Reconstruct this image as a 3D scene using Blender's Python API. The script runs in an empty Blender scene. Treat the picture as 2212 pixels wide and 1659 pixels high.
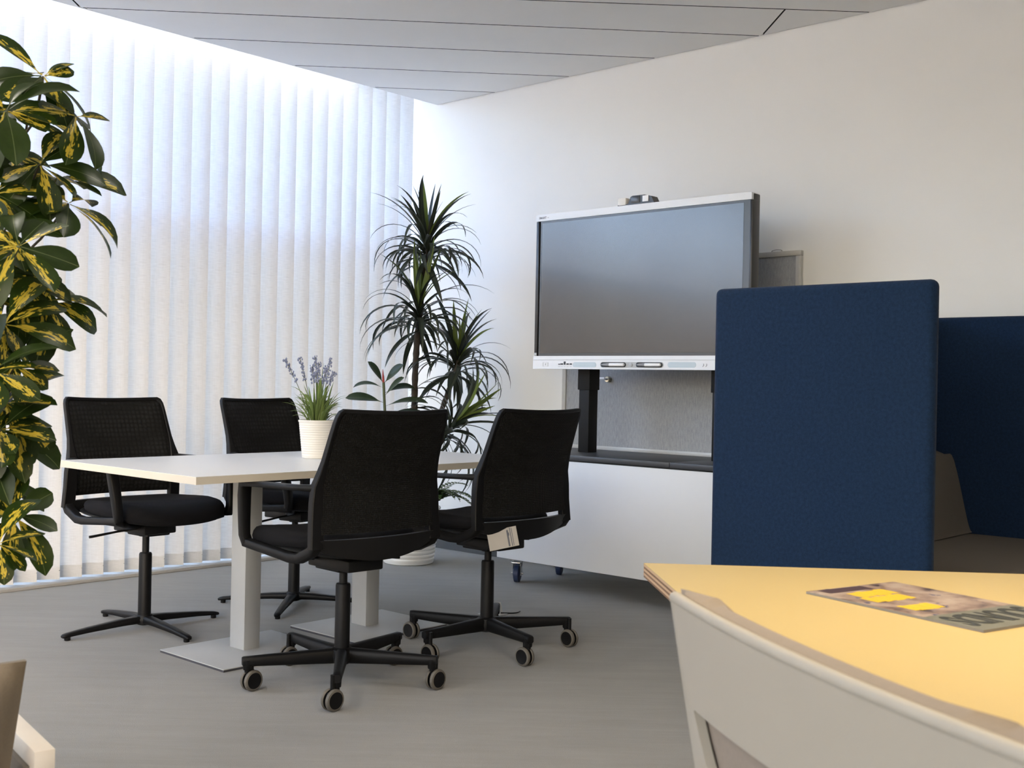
import bpy, bmesh, math, random
from mathutils import Vector, Matrix, Euler
C = bpy.context.scene.collection
sc = bpy.context.scene
PI = math.pi
def R(d): return math.radians(d)

# ------------------------------------------------------------------ camera
cd = bpy.data.cameras.new('camera'); cam = bpy.data.objects.new('camera', cd); C.objects.link(cam)
cd.sensor_fit = 'HORIZONTAL'; cd.sensor_width = 36; cd.lens = 40.08
cd.clip_start = .02; cd.clip_end = 200
cam.matrix_world = Matrix(((.67015, -.01371, -.74210, 0), (-.74195, .01483, -.67030, 0), (.02020, .99980, -.00023, 1.0637), (0, 0, 0, 1)))
cd.dof.use_dof = True; cd.dof.focus_distance = 4.6; cd.dof.aperture_fstop = 13
sc.camera = cam
# ------------------------------------------------------------------ world and exposure
w = bpy.data.worlds.new('world'); sc.world = w; w.use_nodes = True
nt = w.node_tree; nt.nodes.clear()
sky = nt.nodes.new('ShaderNodeTexSky'); sky.sky_type = 'NISHITA'; sky.sun_disc = False
sky.sun_elevation = R(38); sky.sun_rotation = R(200); sky.air_density = 1.0; sky.dust_density = 5.0
bg = nt.nodes.new('ShaderNodeBackground'); bg.inputs['Strength'].default_value = 8.5
wo = nt.nodes.new('ShaderNodeOutputWorld')
nt.links.new(sky.outputs[0], bg.inputs[0]); nt.links.new(bg.outputs[0], wo.inputs[0])
vs = sc.view_settings; vs.view_transform = 'Standard'; vs.look = 'None'; vs.gamma = 1; vs.use_curve_mapping = False
vs.exposure = 0.35
sc.display_settings.display_device = 'sRGB'
sc.cycles.max_bounces = 10; sc.cycles.diffuse_bounces = 6; sc.cycles.transparent_max_bounces = 12
sc.cycles.sample_clamp_indirect = 6; sc.cycles.use_denoising = True
def area(name, loc, size, power, col, rot=(0, 0, 0), sizey=None, spread=180):
    l = bpy.data.lights.new(name, 'AREA'); l.energy = power; l.color = col; l.size = size; l.spread = R(spread)
    if sizey: l.shape = 'RECTANGLE'; l.size_y = sizey
    o = bpy.data.objects.new(name, l); C.objects.link(o); o.location = loc; o.rotation_euler = rot; return o
# ceiling luminaires of the room, behind and beside the camera
LUM = [(2.3, 2.0, .9), (0.6, 3.3, 1.2), (0.4, 0.8, .3), (-1.2, 1.6, 1.5), (1.2, -1.4, .2)]
for i, (lx, ly, k) in enumerate(LUM):
    area('ceiling_light_lamp', (lx, ly, 2.835), .34, 14 * k, (1, .92, .81))
# LED strip in the curtain recess above the blinds
area('recess_light_lamp', (1.0, 5.475, 2.985), 7.2, 8, (1, .965, .90), (R(12), 0, 0), .03)
area('fill_uplight_lamp', (1.0, -.9, 2.2), .5, 14, (1, .96, .90), (PI, 0, 0))  # added fill light, no such lamp in view; lifts ceiling and upper walls
# warm pendant above the near table
pl = area('pendant_lamp', (1.60, .45, 1.93), .30, 17, (1, .74, .40), (0, 0, 0), spread=150); pl.data.shape = 'DISK'

# ------------------------------------------------------------------ helpers
class MB:
    def __init__(s): s.v = []; s.f = []; s.mi = []; s.m = 0
    def add(s, vs_, fs):
        n = len(s.v); s.v += [tuple(p) for p in vs_]
        for f in fs: s.f.append(tuple(i + n for i in f)); s.mi.append(s.m)
        return s
    def box(s, c, d, bev=0.0, rot=None, seg=2):
        bm = bmesh.new(); bmesh.ops.create_cube(bm, size=1)
        for v in bm.verts: v.co = Vector((v.co.x * d[0], v.co.y * d[1], v.co.z * d[2]))
        if bev: bmesh.ops.bevel(bm, geom=bm.edges[:], offset=bev, segments=seg, affect='EDGES', profile=.5)
        return s.bm(bm, c, rot)
    def bm(s, bm, c=(0, 0, 0), rot=None):
        M = Matrix.Translation(c) @ (Euler(rot).to_matrix().to_4x4() if rot else Matrix())
        bm.verts.index_update()
        s.add([M @ v.co for v in bm.verts], [[v.index for v in f.verts] for f in bm.faces]); bm.free(); return s
    def b2(s, x0, x1, y0, y1, z0, z1, bev=0.0):
        return s.box(((x0 + x1) / 2, (y0 + y1) / 2, (z0 + z1) / 2), (abs(x1 - x0), abs(y1 - y0), abs(z1 - z0)), bev)
    def bar(s, path, wd, th, side, ch=.18, cap=True):
        """rectangular (chamfered) section along a path; wd along side, th along the other axis"""
        P = [Vector(p) for p in path]; n = len(P)
        wl = wd if isinstance(wd, (list, tuple)) else [wd] * n; tl = th if isinstance(th, (list, tuple)) else [th] * n
        rings = []
        for i, p in enumerate(P):
            t = (P[min(i + 1, n - 1)] - P[max(i - 1, 0)]).normalized()
            sd = Vector(side[i] if isinstance(side, list) else side); sd = (sd - t * sd.dot(t)).normalized(); nn = t.cross(sd)
            a, b = wl[i] / 2, tl[i] / 2; c = min(a, b) * 2 * ch
            sec = [(a - c, b), (-a + c, b), (-a, b - c), (-a, -b + c), (-a + c, -b), (a - c, -b), (a, -b + c), (a, b - c)]
            rings.append([p + sd * x + nn * y for x, y in sec])
        return s.loft(rings, cap)
    def loft(s, rings, cap=True, closed=True):
        k = len(rings[0]); V = [p for r in rings for p in r]; F = []
        for i in range(len(rings) - 1):
            for j in range(k if closed else k - 1):
                F.append((i * k + j, i * k + (j + 1) % k, (i + 1) * k + (j + 1) % k, (i + 1) * k + j))
        if cap: F.append(tuple(range(k))[::-1]); F.append(tuple((len(rings) - 1) * k + j for j in range(k)))
        return s.add(V, F)
    def tube(s, path, r, n=8, cap=True):
        P = [Vector(p) for p in path]; m = len(P); rl = r if isinstance(r, (list, tuple)) else [r] * m
        rings = []; u = None
        for i, p in enumerate(P):
            t = (P[min(i + 1, m - 1)] - P[max(i - 1, 0)]).normalized()
            if u is None: u = t.orthogonal().normalized()
            u = (u - t * u.dot(t)).normalized(); b = t.cross(u)
            rings.append([p + (u * math.cos(2 * PI * j / n) + b * math.sin(2 * PI * j / n)) * rl[i] for j in range(n)])
        return s.loft(rings, cap)
    def lathe(s, prof, c=(0, 0, 0), n=32, rot=None, cap=True):
        M = Matrix.Translation(c) @ (Euler(rot).to_matrix().to_4x4() if rot else Matrix())
        return s.loft([[M @ Vector((r * math.cos(2 * PI * j / n), r * math.sin(2 * PI * j / n), z)) for j in range(n)] for r, z in prof], cap)
    def prism(s, poly, z0, z1):
        k = len(poly)
        return s.add([(x, y, z0) for x, y in poly] + [(x, y, z1) for x, y in poly],
                     [tuple(range(k))[::-1], tuple(range(k, 2 * k))] + [(j, (j + 1) % k, k + (j + 1) % k, k + j) for j in range(k)])
    def grid(s, fn, nu, nv):
        s.add([fn(i / nu, j / nv) for j in range(nv + 1) for i in range(nu + 1)],
              [(j * (nu + 1) + i, j * (nu + 1) + i + 1, (j + 1) * (nu + 1) + i + 1, (j + 1) * (nu + 1) + i) for j in range(nv) for i in range(nu)])
        return s
    def shell(s, fa, fb, nu, nv):
        """closed slab between two surfaces fa, fb over (u,v)"""
        n0 = (nu + 1) * (nv + 1); idx = lambda i, j: j * (nu + 1) + i
        V = [fa(i / nu, j / nv) for j in range(nv + 1) for i in range(nu + 1)] + [fb(i / nu, j / nv) for j in range(nv + 1) for i in range(nu + 1)]
        F = []
        for j in range(nv):
            for i in range(nu):
                q = (idx(i, j), idx(i + 1, j), idx(i + 1, j + 1), idx(i, j + 1)); F.append(q); F.append(tuple(n0 + k for k in q[::-1]))
        for i in range(nu):
            F.append((idx(i + 1, 0), idx(i, 0), n0 + idx(i, 0), n0 + idx(i + 1, 0))); F.append((idx(i, nv), idx(i + 1, nv), n0 + idx(i + 1, nv), n0 + idx(i, nv)))
        for j in range(nv):
            F.append((idx(0, j), idx(0, j + 1), n0 + idx(0, j + 1), n0 + idx(0, j))); F.append((idx(nu, j + 1), idx(nu, j), n0 + idx(nu, j), n0 + idx(nu, j + 1)))
        return s.add(V, F)
    def mesh(s, name, mats, smooth=35):
        me = bpy.data.meshes.new(name); me.from_pydata(s.v, [], s.f)
        bm = bmesh.new(); bm.from_mesh(me); bmesh.ops.recalc_face_normals(bm, faces=bm.faces[:]); bm.to_mesh(me); bm.free()
        for m in (mats if isinstance(mats, (list, tuple)) else [mats]): me.materials.append(m)
        if any(s.mi): me.polygons.foreach_set('material_index', s.mi)
        if smooth:
            me.shade_smooth(); me.set_sharp_from_angle(angle=R(smooth))
        return me
    def build(s, name, mats, parent=None, smooth=35, loc=None, rot=None):
        return put(s.mesh(name, mats, smooth), name, parent, loc, rot)
def put(me, name, parent=None, loc=None, rot=None, M=None):
    o = bpy.data.objects.new(name, me); C.objects.link(o)
    if parent: o.parent = parent
    if M is not None: o.matrix_basis = M
    if loc: o.location = loc
    if rot: o.rotation_euler = rot
    return o
def tag(o, label=None, cat=None, group=None, kind=None):
    if label: o['label'] = label
    if cat: o['category'] = cat
    if group: o['group'] = group
    if kind: o['kind'] = kind
    return o
def thing(name, label, cat, loc=(0, 0, 0), rz=0, group=None):
    o = bpy.data.objects.new(name, None); C.objects.link(o); o.location = loc; o.rotation_euler = (0, 0, rz); o.empty_display_size = .1
    return tag(o, label, cat, group)
def smooth_path(pts, k=6):
    P = [Vector(p) for p in pts]; out = []
    for i in range(len(P) - 1):
        a, b, c, d = P[max(i - 1, 0)], P[i], P[i + 1], P[min(i + 2, len(P) - 1)]
        for j in range(k):
            t = j / k; out.append(.5 * ((2 * b) + (c - a) * t + (2 * a - 5 * b + 4 * c - d) * t * t + (3 * b - a - 3 * c + d) * t ** 3))
    out.append(P[-1]); return out
def lerp(a, b, t): return a + (b - a) * t
def interp(tab, x):
    if x <= tab[0][0]: return tab[0][1]
    for (a, b), (c, d) in zip(tab, tab[1:]):
        if x <= c: return b + (d - b) * (x - a) / (c - a)
    return tab[-1][1]

# ------------------------------------------------------------------ materials
class N:
    def __init__(s, name):
        s.m = bpy.data.materials.new(name); s.m.use_nodes = True; s.t = s.m.node_tree; s.t.nodes.clear()
        s.out = s.n('ShaderNodeOutputMaterial')
    def n(s, typ, **kw):
        x = s.t.nodes.new(typ)
        for k, v in kw.items(): setattr(x, k, v)
        return x
    def l(s, a, b): s.t.links.new(a, b)
    def tc(s, kind='Object', scale=(1, 1, 1), rot=(0, 0, 0)):
        t = s.n('ShaderNodeTexCoord'); mp = s.n('ShaderNodeMapping'); mp.inputs['Scale'].default_value = scale; mp.inputs['Rotation'].default_value = rot
        s.l(t.outputs[kind], mp.inputs[0]); return mp.outputs[0]
    def noise(s, vec, scale, detail=3, rough=.55):
        x = s.n('ShaderNodeTexNoise'); x.inputs['Scale'].default_value = scale; x.inputs['Detail'].default_value = detail; x.inputs['Roughness'].default_value = rough
        s.l(vec, x.inputs['Vector']); return x.outputs['Fac']
    def ramp(s, fac, stops):
        r = s.n('ShaderNodeValToRGB'); e = r.color_ramp.elements
        while len(e) < len(stops): e.new(.5)
        for q, (p, c) in zip(e, stops): q.position = p; q.color = (*c, 1)
        s.l(fac, r.inputs[0]); return r.outputs[0]
    def math(s, op, a, b=None, c=None, clamp=False):
        x = s.n('ShaderNodeMath', operation=op); x.use_clamp = clamp
        for i, v in enumerate((a, b, c)):
            if v is None: continue
            if isinstance(v, (int, float)): x.inputs[i].default_value = v
            else: s.l(v, x.inputs[i])
        return x.outputs[0]
    def mix(s, fac, a, b):
        x = s.n('ShaderNodeMix', data_type='RGBA')
        if isinstance(fac, (int, float)): x.inputs[0].default_value = fac
        else: s.l(fac, x.inputs[0])
        for i, v in ((6, a), (7, b)):
            if isinstance(v, tuple): x.inputs[i].default_value = (*v, 1)
            else: s.l(v, x.inputs[i])
        return x.outputs[2]
    def bsdf(s, col, rough=.5, metal=0, bump=None, bstr=.2, bdist=.002, spec=.5, sheen=0, **kw):
        p = s.n('ShaderNodeBsdfPrincipled')
        if isinstance(col, tuple): p.inputs['Base Color'].default_value = (*col, 1)
        else: s.l(col, p.inputs['Base Color'])
        if isinstance(rough, (int, float)): p.inputs['Roughness'].default_value = rough
        else: s.l(rough, p.inputs['Roughness'])
        p.inputs['Metallic'].default_value = metal; p.inputs['Specular IOR Level'].default_value = spec
        if sheen: p.inputs['Sheen Weight'].default_value = sheen
        for k, v in kw.items(): p.inputs[k.replace('_', ' ')].default_value = v
        if bump is not None:
            b = s.n('ShaderNodeBump'); b.inputs['Strength'].default_value = bstr; b.inputs['Distance'].default_value = bdist
            s.l(bump, b.inputs['Height']); s.l(b.outputs[0], p.inputs['Normal'])
        return p.outputs[0]
    def done(s, sh): s.l(sh, s.out.inputs[0]); return s.m
def simple(name, col, rough=.5, metal=0, var=.06, scale=20, bstr=.0, spec=.5, sheen=0, bscale=None, **kw):
    m = N(name); v = m.tc(); f = m.noise(v, scale)
    c = m.mix(f, tuple(x * (1 - var) for x in col), tuple(min(1, x * (1 + var)) for x in col))
    b = m.noise(v, bscale or scale * 6) if bstr else None
    return m.done(m.bsdf(c, rough, metal, b, bstr, .002, spec, sheen, **kw))
M = {}
def mk(k, *a, **kw): M[k] = simple(k, *a, **kw)
mk('wall', (.83, .84, .825), .85, var=.015, scale=3, bstr=.08, bscale=160)
mk('ceiling', (.76, .757, .74), .9, var=.015, scale=8, bstr=.05, bscale=200)
mk('void', (.01, .01, .01), .9)
mk('baseboard', (.075, .08, .085), .6, var=.1)
mk('sill', (.34, .335, .32), .7)
mk('window_frame', (.6, .6, .6), .5)
mk('plastic', (.0045, .0045, .005), .5, spec=.22, var=.1, bstr=.05, bscale=500)
mk('plastic_dark', (.004, .004, .0045), .5, spec=.3, var=.1)
mk('seat_fabric', (.006, .006, .0075), .95, var=.2, scale=60, bstr=.3, bscale=500, spec=.2)
mk('tyre', (.105, .095, .08), .6)
mk('laminate', (.68, .675, .66), .35, var=.01, scale=4)
mk('laminate_edge', (.60, .55, .46), .5, var=.02)
mk('silver', (.40, .405, .40), .42, var=.03, scale=40, metal=.15)
mk('plate_edge', (.05, .05, .06), .5)
mk('display_white', (.74, .77, .80), .4, var=.02)
mk('display_black', (.012, .012, .013), .35)
mk('bezel', (.05, .055, .06), .28)
mk('screen', (.072, .074, .076), .21, metal=.8, var=.03, scale=5)
mk('grille', (.50, .60, .66), .6)
mk('tray', (.42, .44, .45), .5)
mk('pen_grey', (.28, .29, .3), .5)
mk('pen_white', (.85, .86, .87), .35)
mk('port', (.02, .025, .03), .6)
mk('print_grey', (.45, .48, .5), .7)
mk('print_dark', (.13, .14, .17), .7)
mk('cart_white', (.66, .68, .70), .5, var=.01)
mk('slab', (.045, .047, .052), .4, var=.05)
mk('column_black', (.006, .006, .006), .6, spec=.25)
mk('chrome', (.7, .7, .7), .2, metal=1)
mk('castor_blue', (.02, .035, .09), .5)
mk('board_frame', (.52, .52, .50), .5, metal=.3)
mk('brass', (.6, .56, .45), .3, metal=1)
mk('page_edge', (.20, .185, .165), .8)
mk('shaded_tag_paper', (.42, .40, .37), .8)  # white paper, darkened to stand in for the shade under the seat
mk('paper', (.75, .74, .71), .8, var=.03)
mk('taupe', (.16, .14, .12), .95, var=.15, scale=300, bstr=.4, bscale=900, spec=.15, sheen=.1)
mk('sofa_fabric', (.13, .115, .10), .95, var=.2, scale=400, bstr=.4, bscale=900, spec=.1)
mk('shell', (.29, .272, .24), .5, var=.02)
mk('pad', (.20, .17, .145), .9, var=.1, scale=200, bstr=.2, bscale=800)
mk('lounge_white', (.55, .52, .48), .4)
mk('lounge_fabric', (.16, .135, .105), .95, var=.15, scale=300, bstr=.4, bscale=900)
mk('pot', (.78, .77, .73), .45, var=.02)
mk('pot_cream', (.72, .70, .65), .5, var=.02)
mk('soil', (.03, .022, .015), .95, var=.3, bstr=.6, bscale=80)
mk('bark', (.05, .04, .03), .9, var=.4, scale=60, bstr=.6, bscale=90)
mk('stem_green', (.09, .11, .05), .6, var=.2)
mk('stem_dark', (.06, .05, .035), .7, var=.2)
mk('red_sheath', (.45, .06, .05), .5)
mk('lavender', (.22, .25, .37), .8, var=.35, scale=150)
mk('black', (.004, .004, .004), .6)
mk('lamp_white', (.8, .8, .78), .5)
mk('ply_light', (.44, .30, .19), .6, var=.1); mk('ply_dark', (.16, .09, .05), .6, var=.1)
mk('laminate_warm', (.37, .298, .145), .42, var=.01, scale=5, spec=.35)

def carpet():
    m = N('carpet'); v = m.tc('Object', (1, 1, 1), (0, 0, R(48)))
    mp = m.n('ShaderNodeMapping'); mp.inputs['Scale'].default_value = (1.1, 8, 1); m.l(v, mp.inputs[0])
    a = m.noise(mp.outputs[0], 2.0, 5, .6); b = m.noise(v, 1.3, 2); c = m.noise(v, 420, 2)
    mp2 = m.n('ShaderNodeMapping'); mp2.inputs['Scale'].default_value = (4, 60, 1); m.l(v, mp2.inputs[0]); d = m.noise(mp2.outputs[0], 1.6, 3, .6)
    f = m.math('ADD', m.math('MULTIPLY', a, .42), m.math('ADD', m.math('MULTIPLY', b, .33), m.math('MULTIPLY', d, .25)))
    col = m.ramp(f, [(.34, (.20, .195, .186)), (.5, (.232, .227, .217)), (.66, (.27, .264, .252))])
    col2 = m.mix(m.math('MULTIPLY', c, .35), col, (.20, .195, .18))
    return m.done(m.bsdf(col2, .95, 0, c, .5, .004, .1, .15))
M['carpet'] = carpet()
def blind_mat():
    m = N('blind_fabric'); v = m.tc('Object')
    mp = m.n('ShaderNodeMapping'); mp.inputs['Scale'].default_value = (22, 22, 330); m.l(v, mp.inputs[0]); a = m.noise(mp.outputs[0], 1.0, 3, .6)
    mp2 = m.n('ShaderNodeMapping'); mp2.inputs['Scale'].default_value = (420, 420, 12); m.l(v, mp2.inputs[0]); b = m.noise(mp2.outputs[0], 1.0, 3, .6)
    f = m.math('ADD', m.math('MULTIPLY', a, .68), m.math('MULTIPLY', b, .32))
    col = m.ramp(f, [(.34, (.725, .72, .705)), (.5, (.80, .795, .785)), (.66, (.85, .847, .84))])
    d = m.n('ShaderNodeBsdfDiffuse'); t = m.n('ShaderNodeBsdfTranslucent'); m.l(col, d.inputs[0]); m.l(col, t.inputs[0])
    x = m.n('ShaderNodeMixShader'); x.inputs[0].default_value = .46; m.l(d.outputs[0], x.inputs[1]); m.l(t.outputs[0], x.inputs[2])
    return m.done(x.outputs[0])
M['blind'] = blind_mat()
def hexmat(name, scale, col0, col1):
    m = N(name); v = m.tc('Object', (1, .3, 1))
    vo = m.n('ShaderNodeTexVoronoi'); vo.inputs['Scale'].default_value = scale; vo.inputs['Randomness'].default_value = .12; m.l(v, vo.inputs['Vector'])
    col = m.ramp(vo.outputs['Distance'], [(0, col1), (.55, col0)])
    h = m.math('SUBTRACT', 1.0, vo.outputs['Distance'])
    return m.done(m.bsdf(col, .85, 0, h, .8, .006, .25))
M['quilt'] = hexmat('quilted_mesh', 52, (.003, .003, .003), (.013, .013, .014))
M['backmesh'] = hexmat('back_mesh', 150, (.002, .002, .002), (.006, .006, .006))
def felt(name, c0, c1, scale, stretch=(1, 1, 1), bstr=.3, sheen=.0):
    m = N(name); v = m.tc('Object', stretch); a = m.noise(v, scale, 4, .7); b = m.noise(v, scale * 6, 2)
    f = m.math('ADD', m.math('MULTIPLY', a, .6), m.math('MULTIPLY', b, .4))
    return m.done(m.bsdf(m.ramp(f, [(.35, c0), (.65, c1)]), .95, 0, f, bstr, .003, .15, sheen))
M['navy'] = felt('navy_felt', (.0046, .0132, .034), (.0105, .0275, .067), 90, bstr=.25, sheen=.05)
M['felt'] = felt('grey_felt', (.27, .285, .30), (.43, .445, .46), 60, (1, 2.2, .45), .35)
def dots():
    m = N('speaker_dots'); v = m.tc('Object')
    vo = m.n('ShaderNodeTexVoronoi'); vo.inputs['Scale'].default_value = 190; vo.inputs['Randomness'].default_value = 0; m.l(v, vo.inputs['Vector'])
    return m.done(m.bsdf(m.ramp(vo.outputs['Distance'], [(.25, (.30, .42, .50)), (.45, (.60, .68, .72))]), .6))
M['grille'] = dots()
def glass(name, tint):
    m = N(name); t = m.n('ShaderNodeBsdfTransparent'); t.inputs[0].default_value = (*tint, 1); g = m.n('ShaderNodeBsdfGlossy'); g.inputs['Roughness'].default_value = .02
    fr = m.n('ShaderNodeFresnel'); gm_ = m.n('ShaderNodeNewGeometry'); m.l(m.math('ADD', 1.4, m.math('MULTIPLY', gm_.outputs['Backfacing'], 1 / 1.4 - 1.4)), fr.inputs[0]); x = m.n('ShaderNodeMixShader'); m.l(fr.outputs[0], x.inputs[0]); m.l(t.outputs[0], x.inputs[1]); m.l(g.outputs[0], x.inputs[2])
    return m.done(x.outputs[0])
M['glass'] = glass('window_glass', (.61, .618, .645)); M['dim_glass'] = glass('dimmed_window_glass', (.48, .45, .41)); M['film'] = glass('privacy_film_glass', (.512, .49, .458))   # two faces: about .4 through
def leafmat(name, dark, light, yellow=None, trans=.25, rough=.38):
    m = N(name); gen = m.n('ShaderNodeTexCoord').outputs['Generated']; oi = m.n('ShaderNodeObjectInfo').outputs['Random']
    sp = m.n('ShaderNodeSeparateXYZ'); m.l(gen, sp.inputs[0])
    off = m.n('ShaderNodeVectorMath', operation='ADD'); m.l(gen, off.inputs[0])
    cb = m.n('ShaderNodeCombineXYZ'); k = m.math('MULTIPLY', oi, 57.0)
    for i in range(3): m.l(k, cb.inputs[i])
    m.l(cb.outputs[0], off.inputs[1])
    n1 = m.noise(off.outputs[0], 5, 4, .6)
    col = m.mix(m.math('ADD', m.math('MULTIPLY', n1, .6), m.math('MULTIPLY', oi, .4)), dark, light)
    yy = m.math('ABSOLUTE', m.math('SUBTRACT', sp.outputs['Y'], .5))
    if yellow:
        mp = m.n('ShaderNodeMapping'); mp.inputs['Scale'].default_value = (1.6, 3.2, 1); m.l(off.outputs[0], mp.inputs[0])
        n2 = m.noise(mp.outputs[0], 3.6, 2, .55)
        edge = m.math('SUBTRACT', m.math('ADD', .10, m.math('MULTIPLY', m.math('SUBTRACT', n2, .5), 1.1)), yy)
        xin = m.math('MULTIPLY', m.math('LESS_THAN', sp.outputs['X'], .86), m.math('GREATER_THAN', m.math('FRACT', m.math('MULTIPLY', oi, 7.3)), .22))
        msk = m.math('MULTIPLY', m.math('MULTIPLY', edge, 30, clamp=True), xin)
        mid = m.math('MULTIPLY', m.math('ADD', m.math('MULTIPLY', edge, 9), .6, clamp=True), m.math('MULTIPLY', xin, .35))
        col = m.mix(mid, col, (.16, .22, .03)); col = m.mix(msk, col, yellow)
    rib = m.math('LESS_THAN', yy, .012)
    col = m.mix(m.math('MULTIPLY', rib, .5), col, (.20, .24, .10))
    b = m.bsdf(col, rough, 0, n1, .15, .002, .3)
    t = m.n('ShaderNodeBsdfTranslucent'); m.l(col, t.inputs[0])
    x = m.n('ShaderNodeMixShader'); x.inputs[0].default_value = trans; m.l(b, x.inputs[1]); m.l(t.outputs[0], x.inputs[2])
    return m.done(x.outputs[0])
M['schefflera'] = leafmat('variegated_leaf', (.008, .019, .003), (.028, .055, .007), (.62, .47, .05), .34)
M['dracaena'] = leafmat('strap_leaf', (.012, .016, .012), (.035, .045, .03), None, .12, .35)
M['dracaena_young'] = leafmat('young_strap_leaf', (.09, .13, .02), (.17, .22, .05), None, .3, .4)
M['ficus'] = leafmat('rubber_leaf', (.02, .035, .02), (.05, .075, .04), None, .15, .3)
M['fern'] = leafmat('fern_leaf', (.02, .045, .008), (.06, .10, .02), None, .25, .5)
M['grass'] = leafmat('grass_leaf', (.14, .21, .055), (.28, .36, .12), None, .3, .5)

# ------------------------------------------------------------------ the room
XW, ZC, YE = 5.1615, 2.872, 5.365         # right wall, ceiling height, ceiling edge at the blind recess
X0, Y0, YB = -2.6, -2.6, 5.82
def struct(mb, name, mat, parent=None, smooth=0):
    o = mb.build(name, mat, parent, smooth)
    if not parent: o['kind'] = 'structure'
    return o
struct(MB().b2(X0 - .2, XW + .2, Y0 - .2, YB + .2, -.2, 0), 'floor', M['carpet'])
struct(MB().b2(XW, XW + .2, Y0, YB, 0, 3.3), 'wall_right', M['wall'])
struct(MB().b2(X0, XW, Y0 - .2, Y0, 0, 3.3), 'wall_rear', M['wall'])
struct(MB().b2(X0 - .2, X0, Y0, YB, 0, .7).b2(X0 - .2, X0, Y0, YB, 2.7, 3.3).b2(X0 - .2, X0, Y0, -1.6, .7, 2.7).b2(X0 - .2, X0, 4.6, YB, .7, 2.7), 'wall_side', M['wall'])
w2 = struct(MB().b2(X0 - .1, X0 - .05, -1.6, 4.6, .7, .75).b2(X0 - .1, X0 - .05, -1.6, 4.6, 2.65, 2.7), 'window_2', M['window_frame'])
for i in range(5):
    y = lerp(-1.575, 4.575, i / 4); struct(MB().b2(X0 - .1, X0 - .05, y - .025, y + .025, .75, 2.65), 'mullion', M['window_frame'], w2)
    if i < 4: struct(MB().b2(X0 - .08, X0 - .07, y + .025, lerp(-1.575, 4.575, (i + 1) / 4) - .025, .75, 2.65), 'pane', M['dim_glass'], w2)  # pane tint added to dim the daylight from this window
WZ0, WZM, WZ1 = .06, 2.02, 3.14
struct(MB().b2(X0, XW, YB, YB + .2, 0, WZ0).b2(X0, XW, YB, YB + .2, WZ1, 3.3).b2(X0, X0 + .3, YB, YB + .2, WZ0, WZ1), 'wall_left', M['wall'])
# window wall behind the blinds: clear upper lights, lower lights with a privacy film
wn = struct(MB().b2(X0 + .3, XW, YB + .05, YB + .12, WZ0, WZ0 + .03).b2(X0 + .3, XW, YB + .05, YB + .12, WZM - .012, WZM + .012).b2(X0 + .3, XW, YB + .05, YB + .12, WZ1 - .05, WZ1), 'window_1', M['window_frame'])
nm = 5
for z0, z1, mt in ((WZ0 + .03, WZM - .012, 'film'), (WZM + .012, WZ1 - .05, 'glass')):
    for i in range(nm + 1):
        x = lerp(X0 + .325, XW - .025, i / nm); struct(MB().b2(x - .025, x + .025, YB + .05, YB + .12, z0, z1), 'mullion', M['window_frame'], wn)
    for i in range(nm):
        a, b = (lerp(X0 + .325, XW - .025, (i + t) / nm) for t in (0, 1)); struct(MB().b2(a + .025, b - .025, YB + .08, YB + .09, z0, z1), 'pane', M[mt], wn)
# ceiling: diagonal tiles under a dark void, clipped to the room
def clip(poly, n, d):                     # keep n.p <= d
    out = []
    for i, p in enumerate(poly):
        q = poly[(i + 1) % len(poly)]; a, b = n[0] * p[0] + n[1] * p[1] - d, n[0] * q[0] + n[1] * q[1] - d
        if a <= 0: out.append(p)
        if a * b < 0: t = a / (a - b); out.append((p[0] + (q[0] - p[0]) * t, p[1] + (q[1] - p[1]) * t))
    return out
ceil = struct(MB().b2(X0, XW, Y0, YE, ZC + .022, ZC + .08), 'ceiling', M['void'])
struct(MB().b2(X0, XW, YE - .012, YE, ZC, 3.22), 'trim_1', M['ceiling'])
struct(MB().b2(X0, XW, YE, YB, 3.2, 3.3), 'trim_2', M['wall'])
lines = [((4.001, 3.569), (5.168, 2.390)), ((2.727, 5.342), (5.158, 2.993)), ((3.344, 5.348), (5.169, 3.630)), ((4.393, 4.978), (5.168, 4.239)), ((4.674, 5.292), (5.167, 4.833))]
L = []
for a, b in lines:
    u = Vector((b[0] - a[0], b[1] - a[1])).normalized(); n = Vector((-u.y, u.x)); n = n if n.x > 0 else -n; L.append((n, n.dot(Vector(a))))
n0, d0 = L[0]
for k in range(1, 16): L.insert(0, (n0, d0 - .43 * k))
room = [(X0, Y0), (XW - .006, Y0), (XW - .006, YE - .013), (X0, YE - .013)]
s2 = math.sqrt(.5); g = .0045
jbase = 1.5357                                # joint position along (1,-1)/sqrt2 in the row between the first two lines
i_row0 = 15
for r in range(-1, len(L)):
    poly = room
    if r >= 0: n, d = L[r]; poly = clip(poly, (-n.x, -n.y), -d - g)
    if r + 1 < len(L): n, d = L[r + 1]; poly = clip(poly, (n.x, n.y), d - g)
    if len(poly) < 3: continue
    sh = {0: 1.536, 1: 1.562, 2: 1.25, 3: 1.25, 4: 1.25}.get(r - i_row0, 2.25 if (r - i_row0) % 2 else 1.0)
    for k in range(-4, 5):
        a = sh + (k - 1) * 3.407 + g; b = sh + k * 3.407 - g
        p = clip(clip(poly, (s2, -s2), b), (-s2, s2), -a)
        if len(p) >= 3: 
            q = MB(); q.prism(p, ZC, ZC + .02); q.mi = [0, 0] + [1] * len(p); struct(q, 'ceiling_tile', [M['ceiling'], M['void']], ceil)
struct(MB().b2(XW - .012, XW, Y0, 5.527, 0, .056, .002), 'baseboard_right', M['baseboard'])
struct(MB().b2(X0, XW - .0, 5.527, YB, 0, .018, .004), 'trim_3', M['sill'])
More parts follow.
